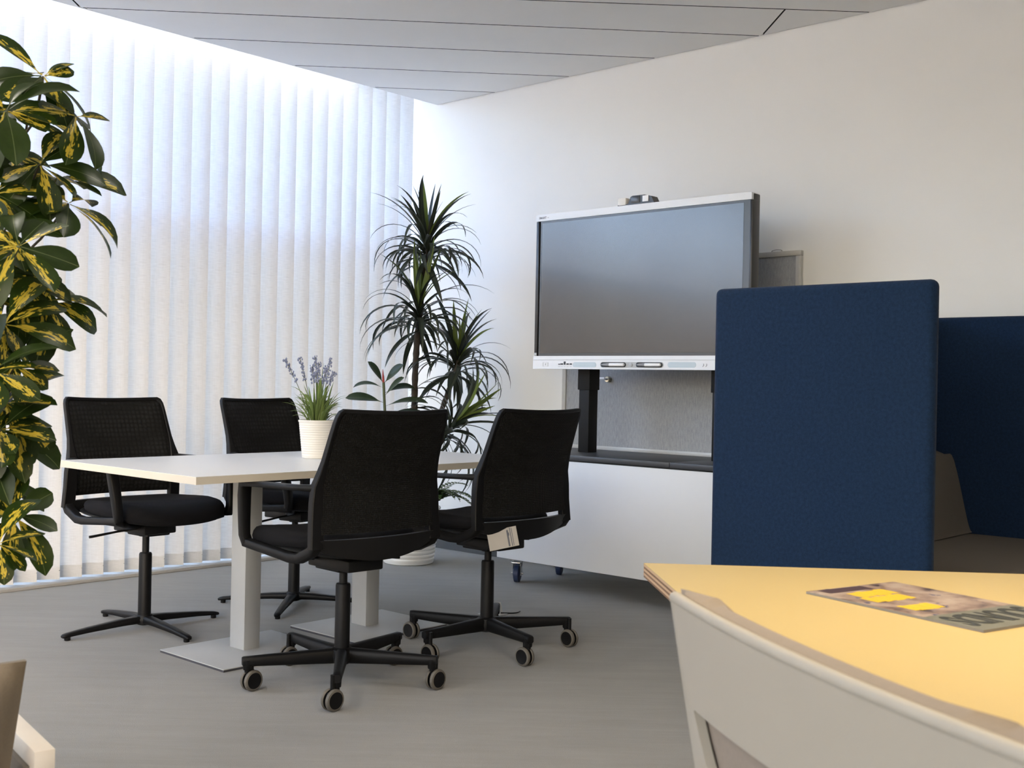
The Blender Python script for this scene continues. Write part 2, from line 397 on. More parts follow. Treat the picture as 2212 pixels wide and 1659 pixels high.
# outside: paved yard and an added, unseen low wing that darkens the lower screen reflection
struct(MB().b2(-50, 50, -50, 60, -.6, -.25), 'floor_outside', simple('paving', (.26, .26, .25), .9))
bl = thing('added_wing', 'added low grey wing outside the window, shaping the screen reflection', 'building', (-10, 14.5, -.25))
MB().b2(-24, 22, 0, 6, 0, 3.7).build('wall', simple('render_grey', (.10, .095, .09), .9), bl, 0)  # kept dark so the display reflects a gradient
MB().b2(-24.2, 22.2, -.2, 6.2, 3.7, 3.85).build('roof_edge', M['window_frame'], bl, 0)
# luminaires
for lx, ly, k in LUM:
    t = thing('ceiling_light', 'square ceiling light behind the camera', 'ceiling light', (lx, ly, 2.84), 0, 'ceiling lights outside the picture')
    MB().b2(-.31, .31, -.31, .31, .012, .032, .004).build('housing', M['lamp_white'], t)
    for sx, sy, ax, ay in ((0, .30, .31, .012), (0, -.30, .31, .012), (.30, 0, .012, .29), (-.30, 0, .012, .29)):
        MB().b2(sx - ax, sx + ax, sy - ay, sy + ay, -.008, .0125).build('frame', M['lamp_white'], t)
t = thing('fill_uplight', 'unseen uplight hanging behind the camera', 'lamp', (1.0, -.9, 2.12))
MB().lathe([(.01, 0), (.28, .02), (.30, .07), (.295, .07), (.275, .03), (.01, .01)], n=32, cap=False).build('bowl', M['lamp_white'], t, 60)  # bowl and cords only dress the added fill light
for sx in (-.29, .29): MB().tube([(sx, 0, .06), (0, 0, .75)], .002, 6).build('cord', M['plastic'], t)
t = thing('pendant_lamp', 'warm pendant lamp hanging above the near table', 'lamp', (1.60, .45, 1.92))
MB().lathe([(.03, .17), (.09, .16), (.19, .05), (.20, .0), (.195, .0), (.185, .05), (.085, .15), (.03, .16)], n=32).build('lamp_shade', M['plastic'], t, 60)
MB().tube([(0, 0, .165), (0, 0, .95)], .004, 6).build('cord', M['plastic'], t)

# ------------------------------------------------------------------ vertical blinds
blind = thing('vertical_blind', 'white fabric vertical blinds covering the whole window wall', 'blind', (0, 5.59, 0))
MB().b2(X0 + .2, XW - .03, -.02, .02, 3.02, 3.06, .003).build('head_rail', M['display_white'], blind)
SW, SA, ZB, ZT = .127, R(-31), .030, 3.01
def slat_mesh():
    def f(off):
        def g_(u, v):
            x = (u - .5) * SW; return (x, .004 * (1 - (2 * u - 1) ** 2) + off, ZB + v * (ZT - ZB))
        return g_
    return MB().shell(f(0), f(.0006), 6, 1).mesh('slat', M['blind'], 60)
def weight_mesh():
    def f(off):
        def g_(u, v):
            x = (u - .5) * (SW + .001); return (x, .004 * (1 - (2 * u - 1) ** 2) + off * (1 if .01 < v < .99 else .4), ZB - .001 + v * .062)
        return g_
    return MB().shell(f(-.0022), f(.0028), 4, 3).mesh('bottom_weight', M['blind'], 60)
sm_, wm_ = slat_mesh(), weight_mesh()
pitch = .1183; ns = 62
for i in range(ns):
    x = 5.075 - i * pitch
    if x < X0 + .25: break
    o = put(sm_, 'slat', blind, (x, 0, 0), (0, 0, SA + R((i * 37 % 7 - 3) * .5)))
    put(wm_, 'bottom_weight', o)
ch = MB()
for i in range(ns):
    x = 5.075 - i * pitch
    if x < X0 + .4: break
    ca, sa = math.cos(SA), math.sin(SA)
    a = Vector((x - .06 * ca, -.06 * sa - .004, .075)); b = Vector((x - pitch + .06 * ca, .06 * sa - .004, .075)); m_ = (a + b) / 2 - Vector((0, 0, .008))
    ch.tube([a, m_, b], .0016, 5)
tag(ch.build('bead_chain', M['chrome'], blind), kind='stuff')

# ------------------------------------------------------------------ meeting table
tb = thing('meeting_table', 'white rectangular meeting table on two square silver columns', 'table', (2.93, 3.72, 0))
tx0, tx1, ty0, ty1 = 2.075, 3.79, 3.255, 4.185
m_ = MB(); m_.b2(tx0 - 2.93, tx1 - 2.93, ty0 - 3.72, ty1 - 3.72, .714, .7388); m_.m = 1; m_.b2(tx0 - 2.93, tx1 - 2.93, ty0 - 3.72, ty1 - 3.72, .7388, .740); m_.build('tabletop', [M['laminate_edge'], M['laminate']], tb, 0)
for cx, cy in ((2.633, 3.765), (3.264, 3.782)):
    MB().b2(cx - .037 - 2.93, cx + .037 - 2.93, cy - .048 - 3.72, cy + .048 - 3.72, .010, .700, .003).build('column', M['silver'], tb)
    x, y = cx - 2.93, cy - 3.72 - .03
    p = MB(); p.box((x, y, .0095), (.52, .43, .004), .0015); p.m = 1; p.box((x, y, .0038), (.518, .428, .0076)); p.build('base_plate', [M['silver'], M['plate_edge']], tb)
    MB().b2(x - .2, x + .2, y - .18, y + .24, .700, .714, .002).build('mounting_plate', M['silver'], tb)
MB().b2(-.297 + .04, .334 - .04, .03, .07, .66, .70, .003).build('crossbeam', M['silver'], tb)

# ------------------------------------------------------------------ office chairs
def cushion(hx, y0, y1, zt, zb, n=2.6, edge=.16, rings=7, seg=44):
    """closed seat cushion; zt/zb: functions of (x,y)"""
    cy, hy = (y0 + y1) / 2, (y1 - y0) / 2
    def ring(s):
        out = []
        for j in range(seg):
            a = 2 * PI * j / seg; ca, sa = math.cos(a), math.sin(a)
            k = (abs(ca) ** n + abs(sa) ** n) ** (-1 / n); out.append((hx * k * ca * s, cy + hy * k * sa * s))
        return out
    top = []; bot = []
    S = [0.02, .3, .55, .75, .88, .95, .985, 1.0]
    for s in S:
        e = max(0, (s - (1 - edge)) / edge); dz = 1 - math.sqrt(max(0, 1 - e * e)); rg = ring(s)
        top.append([(x, y, lerp(zt(x, y), (zt(x, y) + zb(x, y)) / 2, dz)) for x, y in rg])
        bot.append([(x, y, lerp(zb(x, y), (zt(x, y) + zb(x, y)) / 2, dz)) for x, y in rg])
    return MB().loft(top + bot[::-1][1:], True)
# side profile of the back frame: (z, y)
PROF = [(.47, -.10), (.513, -.187), (.60, -.180), (.717, -.178), (.80, -.208), (.90, -.245), (.968, -.272)]
def back_y(z): return interp(PROF[1:], z)
def half_w(z): return interp([(.50, .252), (.60, .247), (.717, .243), (.968, .229)], z)
def back_pt(u, z, off=0):                   # u in -1..1
    x = u * half_w(z); conc = .040 * (1 - u * u)
    return Vector((x, back_y(z) - conc + off, z - (.007 * (1 - u * u) if z > .9 else 0)))
def chair_parts(castors, star_rot, wheel_axis, zcol):
    P = []                                    # (name, mesh, [children])
    # back: rim with rounded upper corners
    rim = []
    for s in (-1,):
        pass
    zz = [.513, .56, .60, .66, .717, .76, .80, .85, .90, .925]
    left = [back_pt(-1, z) for z in zz] + [back_pt(-.995, .945), back_pt(-.975, .960), back_pt(-.94, .9675)]
    top = [back_pt(-.94 + 1.88 * i / 12, .968) for i in range(1, 12)]
    right = [Vector((-p.x, p.y, p.z)) for p in left[::-1]]
    path = left + top + right
    wid = [interp([(.513, .050), (.70, .050), (.735, .030), (.80, .015), (.97, .013)], p.z) for p in path]
    thk = [interp([(.513, .026), (.717, .030), (.80, .022), (.97, .018)], p.z) for p in path]
    cz = Vector((0, 0, .72)); sides = []
    for i, p in enumerate(path):
        t = (path[min(i + 1, len(path) - 1)] - path[max(i - 1, 0)]).normalized(); sides.append(Vector((0, 1, 0)).cross(t))
    P.append(('back_frame', MB().bar(path, wid, thk, sides, .12).mesh('back_frame', M['plastic'], 25), []))
    zA, zB_ = .560, .962
    def fs(off, k):
        def f(u, v):
            z = lerp(zA, zB_, v); uu = (2 * u - 1) * .965
            if z > .935: uu *= lerp(1, .955, ((z - .935) / .027) ** 2)
            return back_pt(uu, z, off)
        return f
    P.append(('back_mesh', MB().shell(fs(-.003, 1), fs(-.010, 1), 16, 14).mesh('back_mesh', M['backmesh'], 60), []))
    def flow(off):
        def f(u, v):
            uu = 2 * u - 1; z = lerp(lerp(.462, .506, uu * uu), .541, v); p = back_pt(uu * .97, z); p.y = back_y(.52) - .040 * (1 - uu * uu) + off + (1 - v) * .012; return p
        return f
    P.append(('back_rail', MB().shell(flow(-.012), flow(.010), 18, 3).mesh('back_rail', M['plastic_dark'], 60), []))
    def fpad(u, v):
        p = fs(0, 1)(u, v); e = min(1, min(u, 1 - u, v, 1 - v) * 12); p.y += .002 + .012 * math.sqrt(e); return p
    P.append(('back_cushion', MB().shell(fpad, fs(-.0028, 1), 24, 20).mesh('back_cushion', M['quilt'], 60), []))
    # seat
    zt = lambda x, y: interp([(-.2, .548), (-.05, .541), (.12, .548), (.24, .540), (.32, .505)], y) + .2 * x * x
    zb = lambda x, y: interp([(-.2, .490), (.1, .470), (.30, .462)], y) + .3 * x * x
    P.append(('seat', cushion(.249, -.185, .312, zt, zb, n=3.4, edge=.12).mesh('seat', M['seat_fabric'], 60), []))
    zt2 = lambda x, y: interp([(-.2, .520), (-.12, .492), (.1, .480), (.30, .474)], y) + .3 * x * x
    zb2 = lambda x, y: interp([(-.2, .470), (-.1, .450), (.1, .448), (.30, .462)], y) + .75 * x * x
    P.append(('seat_pan', cushion(.250, -.205, .275, zt2, zb2, n=3.6, edge=.2).mesh('seat_pan', M['plastic_dark'], 60), []))
    # arms: one closed loop each side
    for s in (-1, 1):
        a = MB()
        a.bar([(s * .246, -.176, .711), (s * .266, -.13, .711), (s * .279, -.08, .710), (s * .284, .10, .706), (s * .283, .185, .702), (s * .281, .202, .692)], [.030, .042, .048, .046, .042, .036], [.024, .019, .017, .017, .019, .022], (1, 0, 0), .14)
        a.bar([(s * .282, .196, .704), (s * .279, .205, .660), (s * .271, .216, .580), (s * .265, .222, .520), (s * .259, .214, .493)], [.040, .040, .036, .034, .034], [.030, .034, .034, .032, .028], (1, 0, 0), .14)
        P.append(('armrest', a.mesh('armrest', M['plastic'], 50), []))
        b = MB()
        b.bar([(s * .252, -.187, .524), (s * .252, -.172, .505), (s * .253, -.100, .474), (s * .256, -.05, .472), (s * .258, .10, .484), (s * .259, .222, .494)], [.036, .038, .034, .030, .030, .032], [.032, .034, .034, .032, .030, .030], (1, 0, 0), .12)
        b.bar(smooth_path([(s * .257, .12, .484), (s * .235, .20, .480), (s * .17, .13, .458), (s * .08, .06, .446)], 4), .030, .022, (0, 1, .2), .25)
        P.append(('side_rail', b.mesh('side_rail', M['plastic'], 50), []))
    h = MB().box((0, -.01, .430), (.150, .24, .040), .006).box((0, .02, .4255), (.118, .14, .052), .006).lathe([(.010, -.006), (.010, .006)], (.05, .09, .408), 10).lathe([(.028, 0), (.022, .012)], (0, 0, .392), 16)
    P.append(('mechanism', h.mesh('mechanism', M['plastic_dark'], 40), []))
    P.append(('lever', MB().tube([(.07, .05, .434), (.16, .045, .428), (.262, .03, .415), (.275, .028, .414)], [.0045, .0045, .0055, .0055], 8).mesh('lever', M['plastic_dark']), []))
    P.append(('gas_lift', MB().lathe([(.0145, zcol - .02), (.0145, .412)], n=16).mesh('gas_lift', M['plastic_dark']), []))
    zb0 = .085 if castors else .030
    P.append(('column', MB().lathe([(.0270, zb0), (.0262, zcol - .006), (.0235, zcol), (.015, zcol + .001)], n=24).mesh('column', M['plastic'], 40), []))
    if castors:
        P.append(('hub', MB().lathe([(.026, .070), (.040, .078), (.044, .100), (.040, .122), (.030, .128)], n=24).mesh('hub', M['plastic'], 40), []))
        leg = MB().bar([(.030, 0, .100), (.12, 0, .101), (.30, 0, .103), (.342, 0, .104), (.347, 0, .104)], [.042, .036, .028, .028, .024], [.052, .046, .034, .030, .026], (0, 1, 0), .2)
        leg.bar([(.330, 0, .108), (.330, 0, .078), (.330, 0, .074)], [.030, .027, .024], [.030, .027, .024], (0, 1, 0), .3)
        lm = leg.mesh('leg', M['plastic'], 45)
        w_ = MB(); w_.lathe([(.027, .0135), (.028, .0145), (.0335, .0125), (.036, .008), (.036, .003), (.033, 0)], n=28, cap=False); w_.m = 1
        w_.lathe([(.0, .0120), (.020, .0128), (.0272, .0140)], n=28, cap=False).lathe([(.033, 0), (0, .0005)], n=28, cap=False)
        wm = w_.mesh('wheel', [M['tyre'], M['plastic']], 40)
        cb = MB().box((0, 0, .0), (.011, .044, .052), .004).lathe([(.008, 0), (.008, .05)], (0, .0, .030), 10)
        cm = cb.mesh('castor', M['plastic'], 40)
        for k in range(5):
            a = star_rot + k * 2 * PI / 5
            P.append(('leg', lm, [], Matrix.Rotation(a, 4, 'Z')))
            c0 = Vector((.330 * math.cos(a), .330 * math.sin(a), .0))
            ax = wheel_axis; tr = Vector((-math.sin(ax), math.cos(ax), 0)) * .018 * (1 if k % 2 else -1)
            Mc = Matrix.Translation(c0 + tr + Vector((0, 0, .036))) @ Matrix.Rotation(ax, 4, 'Z')
            # stem sits under the leg end
            kids = [('wheel', wm, [], Matrix.Translation((.0055, 0, 0)) @ Matrix.Rotation(PI / 2, 4, 'Y')), ('wheel', wm, [], Matrix.Translation((-.0055, 0, 0)) @ Matrix.Rotation(-PI / 2, 4, 'Y')),
                    ('castor_stem', stem_mesh, [], Matrix.Translation(Matrix.Rotation(-ax, 4, 'Z') @ (-tr)))]
            P.append(('castor', cm, kids, Mc))
    else:
        P.append(('hub', MB().lathe([(.022, .018), (.036, .024), (.040, .045), (.031, .062)], n=24).mesh('hub', M['plastic'], 40), []))
        lm = MB().bar([(.02, 0, .042), (.10, 0, .040), (.25, 0, .030), (.335, 0, .0215), (.352, 0, .0185), (.358, 0, .016)], [.046, .040, .032, .028, .026, .018], [.030, .027, .020, .016, .013, .009], (0, 1, 0), .22).mesh('leg', M['plastic'], 45)
        gm = MB().lathe([(.011, 0), (.012, .002), (.012, .013)], (.335, 0, .0), 14).mesh('glide', M['plastic_dark'])
        for k in range(4):
            Mr = Matrix.Rotation(star_rot + k * PI / 2, 4, 'Z'); P.append(('leg', lm, [], Mr)); P.append(('glide', gm, [], Mr))
    return P
stem_mesh = MB().lathe([(.009, .030), (.009, .044), (.012, .044), (.012, .048), (.007, .048), (.007, .058)], n=12).mesh('castor_stem', M['plastic'])
def chair(loc, face, castors, star, axis, zcol, label):
    rz = R(face) - PI / 2
    t = thing('office_chair', label, 'chair', (*loc, 0), rz, 'black office chairs around the meeting table')
    def link(parent, it):
        o = put(it[1], it[0], parent, M=it[3] if len(it) > 3 else None)
        for k in it[2]: link(o, k)
    for it in chair_parts(castors, R(star) - rz, R(axis) - rz, zcol): link(t, it)
    return t
k9 = .925
ch1 = chair((2.754 * k9, 4.722 * k9), -88, False, -1, 0, .322, 'black office chair with quilted back, leftmost, on a flat four-star base by the blinds')
ch2 = chair((3.600 * k9, 4.730 * k9), -82, False, 41, 0, .300, 'black office chair with quilted back behind the table and the lavender pot')
ch3 = chair((2.800 * k9, 3.374 * k9), 86.8, True, 84, -90, .352, 'black office chair on castors seen from behind, nearest, at the front table edge')
ch4 = chair((3.620 * k9, 3.390 * k9), 89.1, True, 108, 180, .354, 'black office chair on castors with a paper tag hanging from its seat')
# paper tag on the right hand chair
tg = MB().box((0, 0, 0), (.125, .0012, .075), 0).build('paper_tag', M['shaded_tag_paper'], ch4, 0, (-.150, -.222, .478), (R(-10), R(-8), R(-20)))
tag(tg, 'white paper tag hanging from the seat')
MB().box((.022, -.0009, -.003), (.007, .0006, .062)).box((.026, -.0009, .012), (.005, .0006, .012)).box((.034, -.0009, 0), (.003, .0006, .07)).box((.041, -.0009, .0), (.002, .0006, .066)).build('tag_print', M['print_dark'], tg, 0)

# ------------------------------------------------------------------ presentation wall: pin board, stand, display
pb = thing('pin_board', 'grey felt pin board in an aluminium frame on the wall behind the display', 'board', (5.14, 3.485, .7))
bx0, bx1, bz = -.756, .756, 1.057
MB().b2(.0, .02, bx0 + .02, bx1 - .02, .02, bz - .02).build('felt_panel', M['felt'], pb, 0)
for (a, b, c, d) in ((bx0, bx1, 0, .024), (bx0, bx1, bz - .026, bz)): MB().b2(-.010, .0205, a, b, c, d, .002).build('frame_rail', M['board_frame'], pb)
for (a, b) in ((bx0, bx0 + .026), (bx1 - .026, bx1)): MB().b2(-.0095, .02, a, b, .024, bz - .026, .002).build('frame_rail', M['board_frame'], pb)
MB().tube(smooth_path([(.0, -.65, bz - .004), (.0, -.645, bz + .006), (.0, -.62, bz + .010), (.0, -.595, bz + .006), (.0, -.59, bz - .004)], 4), .0025, 6).build('hanger', M['chrome'], pb)
lk = MB().lathe([(.017, 0), (.017, .022), (.014, .025)], (0, .418, .402), 20, (0, -PI / 2, 0)).build('lock', M['brass'], pb)
MB().box((-.034, .418, .402), (.020, .003, .010), .001).box((-.05, .432, .408), (.004, .036, .011), .001).build('key', M['pen_white'], lk)

st = thing('display_stand', 'white rolling media cabinet with dark top shelf and black columns', 'stand', (4.486, 3.386, 0))
hw = .751
cbm = MB().b2(.016, .535, -hw + .004, hw - .004, .145, .676, .002); cbm.build('body', M['cart_white'], st)
MB().b2(0, .016, -hw, hw, .138, .678, .0015).build('front_panel', M['cart_white'], st)
MB().b2(.004, .535, -hw + .01, hw - .01, .676, .686).build('shadow_gap', M['black'], st)
jy = 3.038 - 3.386
MB().b2(-.008, .545, jy + .0012, hw + .004, .686, .711, .002).build('top_shelf', M['slab'], st)
MB().b2(-.008, .545, -hw - .004, jy - .0012, .686, .711, .002).build('top_shelf', M['slab'], st)
for y in (.386, -.440):
    c = MB().b2(.262, .338, y - .034, y + .034, .711, 1.046, .003); c.b2(.256, .344, y - .040, y + .040, 1.042, 1.55, .003); c.build('column', M['column_black'], st)
MB().b2(.300, .336, -.43, .43, 1.52, 1.60, .003).build('mounting_rail', M['column_black'], st)
for x, y in ((.10, .690), (.455, .690), (.10, -.690), (.455, -.690)):
    c = MB(); c.lathe([(.001, -.016), (.038, -.016), (.047, -.012), (.048, 0), (.047, .012), (.038, .016), (.001, .016)], (x, y, .048), 24, (PI / 2, 0, .5))
    cs = c.build('castor', M['castor_blue'], st, 40)
    f = MB(); ca, sa = math.cos(.5), math.sin(.5)
    for s in (-1, 1): f.box((x - s * sa * .021, y + s * ca * .021, .080), (.040, .003, .085), .001, (0, 0, .5))
    f.box((x, y, .125), (.07, .07, .014), .002, (0, 0, .5)); f.lathe([(.006, -.032), (.006, .032)], (x, y, .048), 10, (PI / 2, 0, .5)); f.box((x - ca * .03, y - sa * .03, .108), (.03, .05, .012), .003, (0, .3, .5))
    f.build('fork', M['chrome'], cs, 40)

tv = thing('interactive_display', 'large flat interactive display with dark screen and white pen bar', 'display', (4.66, 3.386, 0))
hl, hr = .664, -.662                         # left/right edges (y)
zb_, zt_ = 1.150, 1.980
MB().b2(.010, .070, hr + .004, hl - .004, zb_ + .01, zt_ - .004, .006).build('housing', M['display_black'], tv)
# side strips and top/bottom bars
for a, b in ((hl - .022, hl), (hr, hr + .016)): MB().b2(-.004, .060, a, b, 1.219, 1.9445, .004).build('side_strip', M['display_black'], tv)
def rounded_bar(z0, z1, y0, y1, rtop, mat, name, x0=-.006, x1=.055):
    pts = []
    for (cy, cz, a0) in ((y0, z0, None), (y1, z0, None), (y1, z1, 0), (y0, z1, 90)):
        if a0 is None or not rtop: pts.append((cy, cz))
        else:
            for k in range(6):
                a = R(a0 + k * 18); sy = -1 if a0 == 90 else 1
                pts.append((cy - sy * rtop + rtop * math.cos(a), cz - rtop + rtop * math.sin(a)))
    n = len(pts); m = MB(); m.add([(x0, y, z) for y, z in pts] + [(x1, y, z) for y, z in pts], [tuple(range(n)), tuple(range(n, 2 * n))[::-1]] + [(j, (j + 1) % n, n + (j + 1) % n, n + j) for j in range(n)])
    return m.build(name, mat, tv, 40)
rounded_bar(1.945, zt_, hr + .006, hl + .001, .008, M['display_white'], 'top_bar')
rounded_bar(zb_, 1.219, hr, hl, 0, M['display_white'], 'bottom_bar', -.010)
MB().b2(-.0125, -.009, hr + .004, hl - .002, 1.1975, 1.1995).build('seam', M['print_grey'], tv)
MB().b2(-.002, .012, hr + .014, hl - .030, 1.219, 1.9445).build('bezel', M['bezel'], tv)
MB().b2(-.0032, -.001, 2.772 - 3.386, 4.008 - 3.386, 1.234, 1.932).build('screen', M['screen'], tv)
MB().b2(-.0056, -.003, hl - .019, hl - .004, 1.2215, 1.236).build('rating_sticker', M['print_grey'], tv)
Y_ = lambda y: y - 3.386
def capsule(y0, y1, z0, z1, x0, x1, mat, name, par=tv):
    r = (z1 - z0) / 2; pts = []
    for k in range(9): a = R(-90 + 22.5 * k); pts.append((y1 - r + r * math.cos(a), (z0 + z1) / 2 + r * math.sin(a)))
    for k in range(9): a = R(90 + 22.5 * k); pts.append((y0 + r + r * math.cos(a), (z0 + z1) / 2 + r * math.sin(a)))
    n = len(pts); m = MB(); m.add([(x0, y, z) for y, z in pts] + [(x1, y, z) for y, z in pts], [tuple(range(n)), tuple(range(n, 2 * n))[::-1]] + [(j, (j + 1) % n, n + (j + 1) % n, n + j) for j in range(n)])
    return m.build(name, mat, par, 30)
XF = -.010
capsule(Y_(3.618), Y_(3.773), 1.159, 1.186, XF - .0012, XF + .001, M['grille'], 'speaker_grille')
capsule(Y_(3.013), Y_(3.176), 1.161, 1.188, XF - .0012, XF + .001, M['grille'], 'speaker_grille')
capsule(Y_(3.200), Y_(3.592), 1.159, 1.188, XF - .0010, XF + .001, M['tray'], 'pen_tray')
capsule(Y_(3.428), Y_(3.588), 1.161, 1.186, XF - .0016, XF, M['port'], 'pen_slot')
capsule(Y_(3.205), Y_(3.366), 1.161, 1.186, XF - .0016, XF, M['port'], 'pen_slot')
MB().lathe([(.0095, 0), (.0095, .003), (.008, .004)], (XF - .001, Y_(3.396), 1.1735), 20, (0, -PI / 2, 0)).build('tray_button', M['tray'], tv)
pw = MB()
for a, b, c, d in ((-.018, .018, 1.1635, 1.1645), (-.018, .018, 1.1835, 1.1845), (-.018, -.0165, 1.164, 1.184), (.0165, .018, 1.164, 1.184), (-.002, .002, 1.169, 1.179)): pw.b2(XF - .0012, XF + .0005, Y_(3.961) + a, Y_(3.961) + b, c, d)
pw.build('power_button', M['print_grey'], tv, 0)
for y, w2, h2 in ((3.866, .006, .0025), (3.848, .009, .0035), (3.828, .006, .0085), (3.808, .008, .0035), (3.787, .008, .0035)):
    zc = 1.1725 + h2
    MB().b2(XF - .0014, XF + .0005, Y_(y) - w2, Y_(y) + w2, zc - h2, zc + h2).build('port', M['port'], tv, 0)
    MB().b2(XF - .0012, XF + .0005, Y_(y) - .006, Y_(y) + .006, 1.1615, 1.1635).build('port_mark', M['print_grey'], tv, 0)
for y in (2.972, 2.955):
    MB().tube([(XF - .001, Y_(y) + .003, 1.166), (XF - .001, Y_(y) - .003, 1.172), (XF - .001, Y_(y) - .002, 1.180)], .0012, 5).build('contact_mark', M['print_dark'], tv, 0)
def text_mesh(txt, size, mat, name, parent, Mx, width=None, bold=0, sx=1.0):
    cu = bpy.data.curves.new(name, 'FONT'); cu.body = txt; cu.size = size; cu.extrude = .0002; cu.offset = bold; cu.align_x = 'CENTER'; cu.align_y = 'CENTER'; cu.resolution_u = 3
    o = bpy.data.objects.new(name, cu); C.objects.link(o); bpy.context.view_layer.update()
    me = bpy.data.meshes.new_from_object(o.evaluated_get(bpy.context.evaluated_depsgraph_get())); bpy.data.objects.remove(o); bpy.data.curves.remove(cu)
    me.name = name; me.materials.clear(); me.materials.append(mat)
    if width:
        xs = [v.co.x for v in me.vertices]; ys = [v.co.y for v in me.vertices]; k = width / (max(xs) - min(xs)); k2 = sx / (max(ys) - min(ys)) if sx != 1 else k
        cx = (max(xs) + min(xs)) / 2; cy = (max(ys) + min(ys)) / 2
        for v in me.vertices: v.co.x = (v.co.x - cx) * k; v.co.y = (v.co.y - cy) * k2
    return put(me, name, parent, M=Mx)
Mface = Matrix(((0, 0, -1, 0), (-1, 0, 0, 0), (0, 1, 0, 0), (0, 0, 0, 1)))     # text facing -X, reading towards -Y
text_mesh('SMART', .02, M['print_dark'], 'logo', tv, Matrix.Translation((-.0066, Y_(4.004), 1.962)) @ Mface, .052, .0004, .0125)
MB().b2(-.0068, -.006, Y_(3.972), Y_(3.962), 1.959, 1.963).build('logo_dot', M['print_grey'], tv, 0)
for y0, lab in ((3.508, 'left stylus with white barrel and grey tip in the display pen tray'), (3.287, 'right stylus with white barrel and grey tip in the display pen tray')):
    p = thing('stylus_pen', lab, 'pen', (4.66 + XF - .0085, y0, 1.1735), 0, 'styluses in the pen tray')
    MB().lathe([(.0035, -.075), (.0075, -.073), (.0085, -.065), (.0085, .018)], n=16, rot=(-PI / 2, 0, 0)).build('barrel', M['pen_white'], p, 40)
    MB().lathe([(.0086, .018), (.0080, .034), (.0055, .058), (.0022, .070), (.001, .072)], n=16, rot=(-PI / 2, 0, 0)).build('tip', M['pen_grey'], p, 40)

cm = thing('conference_camera', 'small black conference camera with white stickers on top of the display', 'camera', (4.69, 3.40, 1.9805))
c = MB(); pts = [(-.112, .0), (-.108, .010), (-.094, .036), (-.055, .046), (.020, .047), (.032, .042), (.046, .008), (.112, .006), (.112, .0)]
n = len(pts); c.add([(-.025, y, z) for y, z in pts] + [(.030, y, z) for y, z in pts], [tuple(range(n)), tuple(range(n, 2 * n))[::-1]] + [(j, (j + 1) % n, n + (j + 1) % n, n + j) for j in range(n)]); c.build('body', M['display_black'], cm, 30)
MB().box((-.026, .000, .026), (.003, .055, .034), .002).build('lens_window', M['bezel'], cm)
c = MB().box((-.006, .084, .022), (.046, .050, .038), .006); c.build('sticker', M['paper'], cm)
MB().box((-.0275, -.062, .026), (.002, .036, .030), .0005).build('sticker', M['pen_white'], cm)

# ------------------------------------------------------------------ booth sofa in navy felt
bo = thing('booth_sofa', 'high-backed booth sofa with navy felt panels and dark taupe seat', 'sofa', (3.33, 1.713, 0))
def panel(x0, x1, y0, y1, z0, z1, name, r=.022):
    return MB().box(((x0 + x1) / 2, (y0 + y1) / 2, (z0 + z1) / 2), (x1 - x0, y1 - y0, z1 - z0), r, None, 4).build(name, M['navy'], bo, 50)
panel(.0, .052, -.379, .379, .10, 1.402, 'end_panel')
panel(.052, 1.745, .329, .379, .10, 1.402, 'back_panel')
panel(1.745, 1.797, -1.75, .379, .10, 1.402, 'rear_panel')
def soft(x0, x1, y0, y1, z0, z1, name, r=.04, rot=None):
    return MB().box(((x0 + x1) / 2, (y0 + y1) / 2, (z0 + z1) / 2), (x1 - x0, y1 - y0, z1 - z0), r, rot, 4).build(name, M['sofa_fabric'], bo, 60)
soft(.058, 1.740, -.378, .325, .20, .452, 'seat_cushion', .02)
soft(1.13, 1.740, -1.70, -.382, .20, .452, 'seat_cushion', .02)
# back cushion: leans, thick at the seat
bc = MB(); prof = [(.325, .452), (.325, .775), (.255, .790), (.215, .765), (.150, .500), (.130, .456)]
pr = smooth_path([(0, *p) for p in prof], 4); n = len(pr)
bc.add([(.06, p.y, p.z) for p in pr] + [(1.738, p.y, p.z) for p in pr], [tuple(range(n)), tuple(range(n, 2 * n))[::-1]] + [(j, (j + 1) % n, n + (j + 1) % n, n + j) for j in range(n)])
bc.build('back_cushion', M['sofa_fabric'], bo, 60)
MB().b2(.06, 1.74, -.34, .33, .10, .20).b2(1.16, 1.74, -1.66, -.34, .10, .20).build('plinth', M['black'], bo, 0)
for x, y in ((.03, -.33), (.03, .33), (1.77, -1.7), (1.77, .33)): MB().lathe([(.02, 0), (.024, .10)], (x, y, 0), 14).build('foot', M['plastic'], bo)

# ------------------------------------------------------------------ near table with magazine
nt_ = thing('plywood_table', 'pale plywood edged table in the right foreground under warm light', 'table', (1.723, 1.221, 0))
A = Vector((1.723, 1.221)); u1 = Vector((.428, -.533)).normalized(); u2 = Vector((-.228, -.236)).normalized()
loc2 = lambda p: (p.x - A.x, p.y - A.y)
quad = [Vector(A), A + u1 * 1.15, A + u1 * 1.15 + u2 * 1.9, A + u2 * 1.9]
MB().prism([loc2(q) for q in quad], .7385, .740).build('tabletop', M['laminate_warm'], nt_, 0)
ctr = sum((q for q in quad), Vector((0, 0))) / 4
for k in range(6):
    z1 = .7385 - k * .0040; q2 = [q + (ctr - q).normalized() * (.0006 if k % 2 else 0) for q in quad]
    MB().prism([loc2(q) for q in q2], z1 - .0040, z1).build('ply', M['ply_dark' if k % 2 else 'ply_light'], nt_, 0)
for f1, f2 in ((.12, .12), (.88, .12), (.12, .88), (.88, .88)):
    p = A + u1 * 1.15 * f1 + u2 * 1.9 * f2; q = loc2(p)
    MB().lathe([(.017, 0), (.024, .7145)], (q[0], q[1], 0), 16).build('leg', M['lounge_white'], nt_)

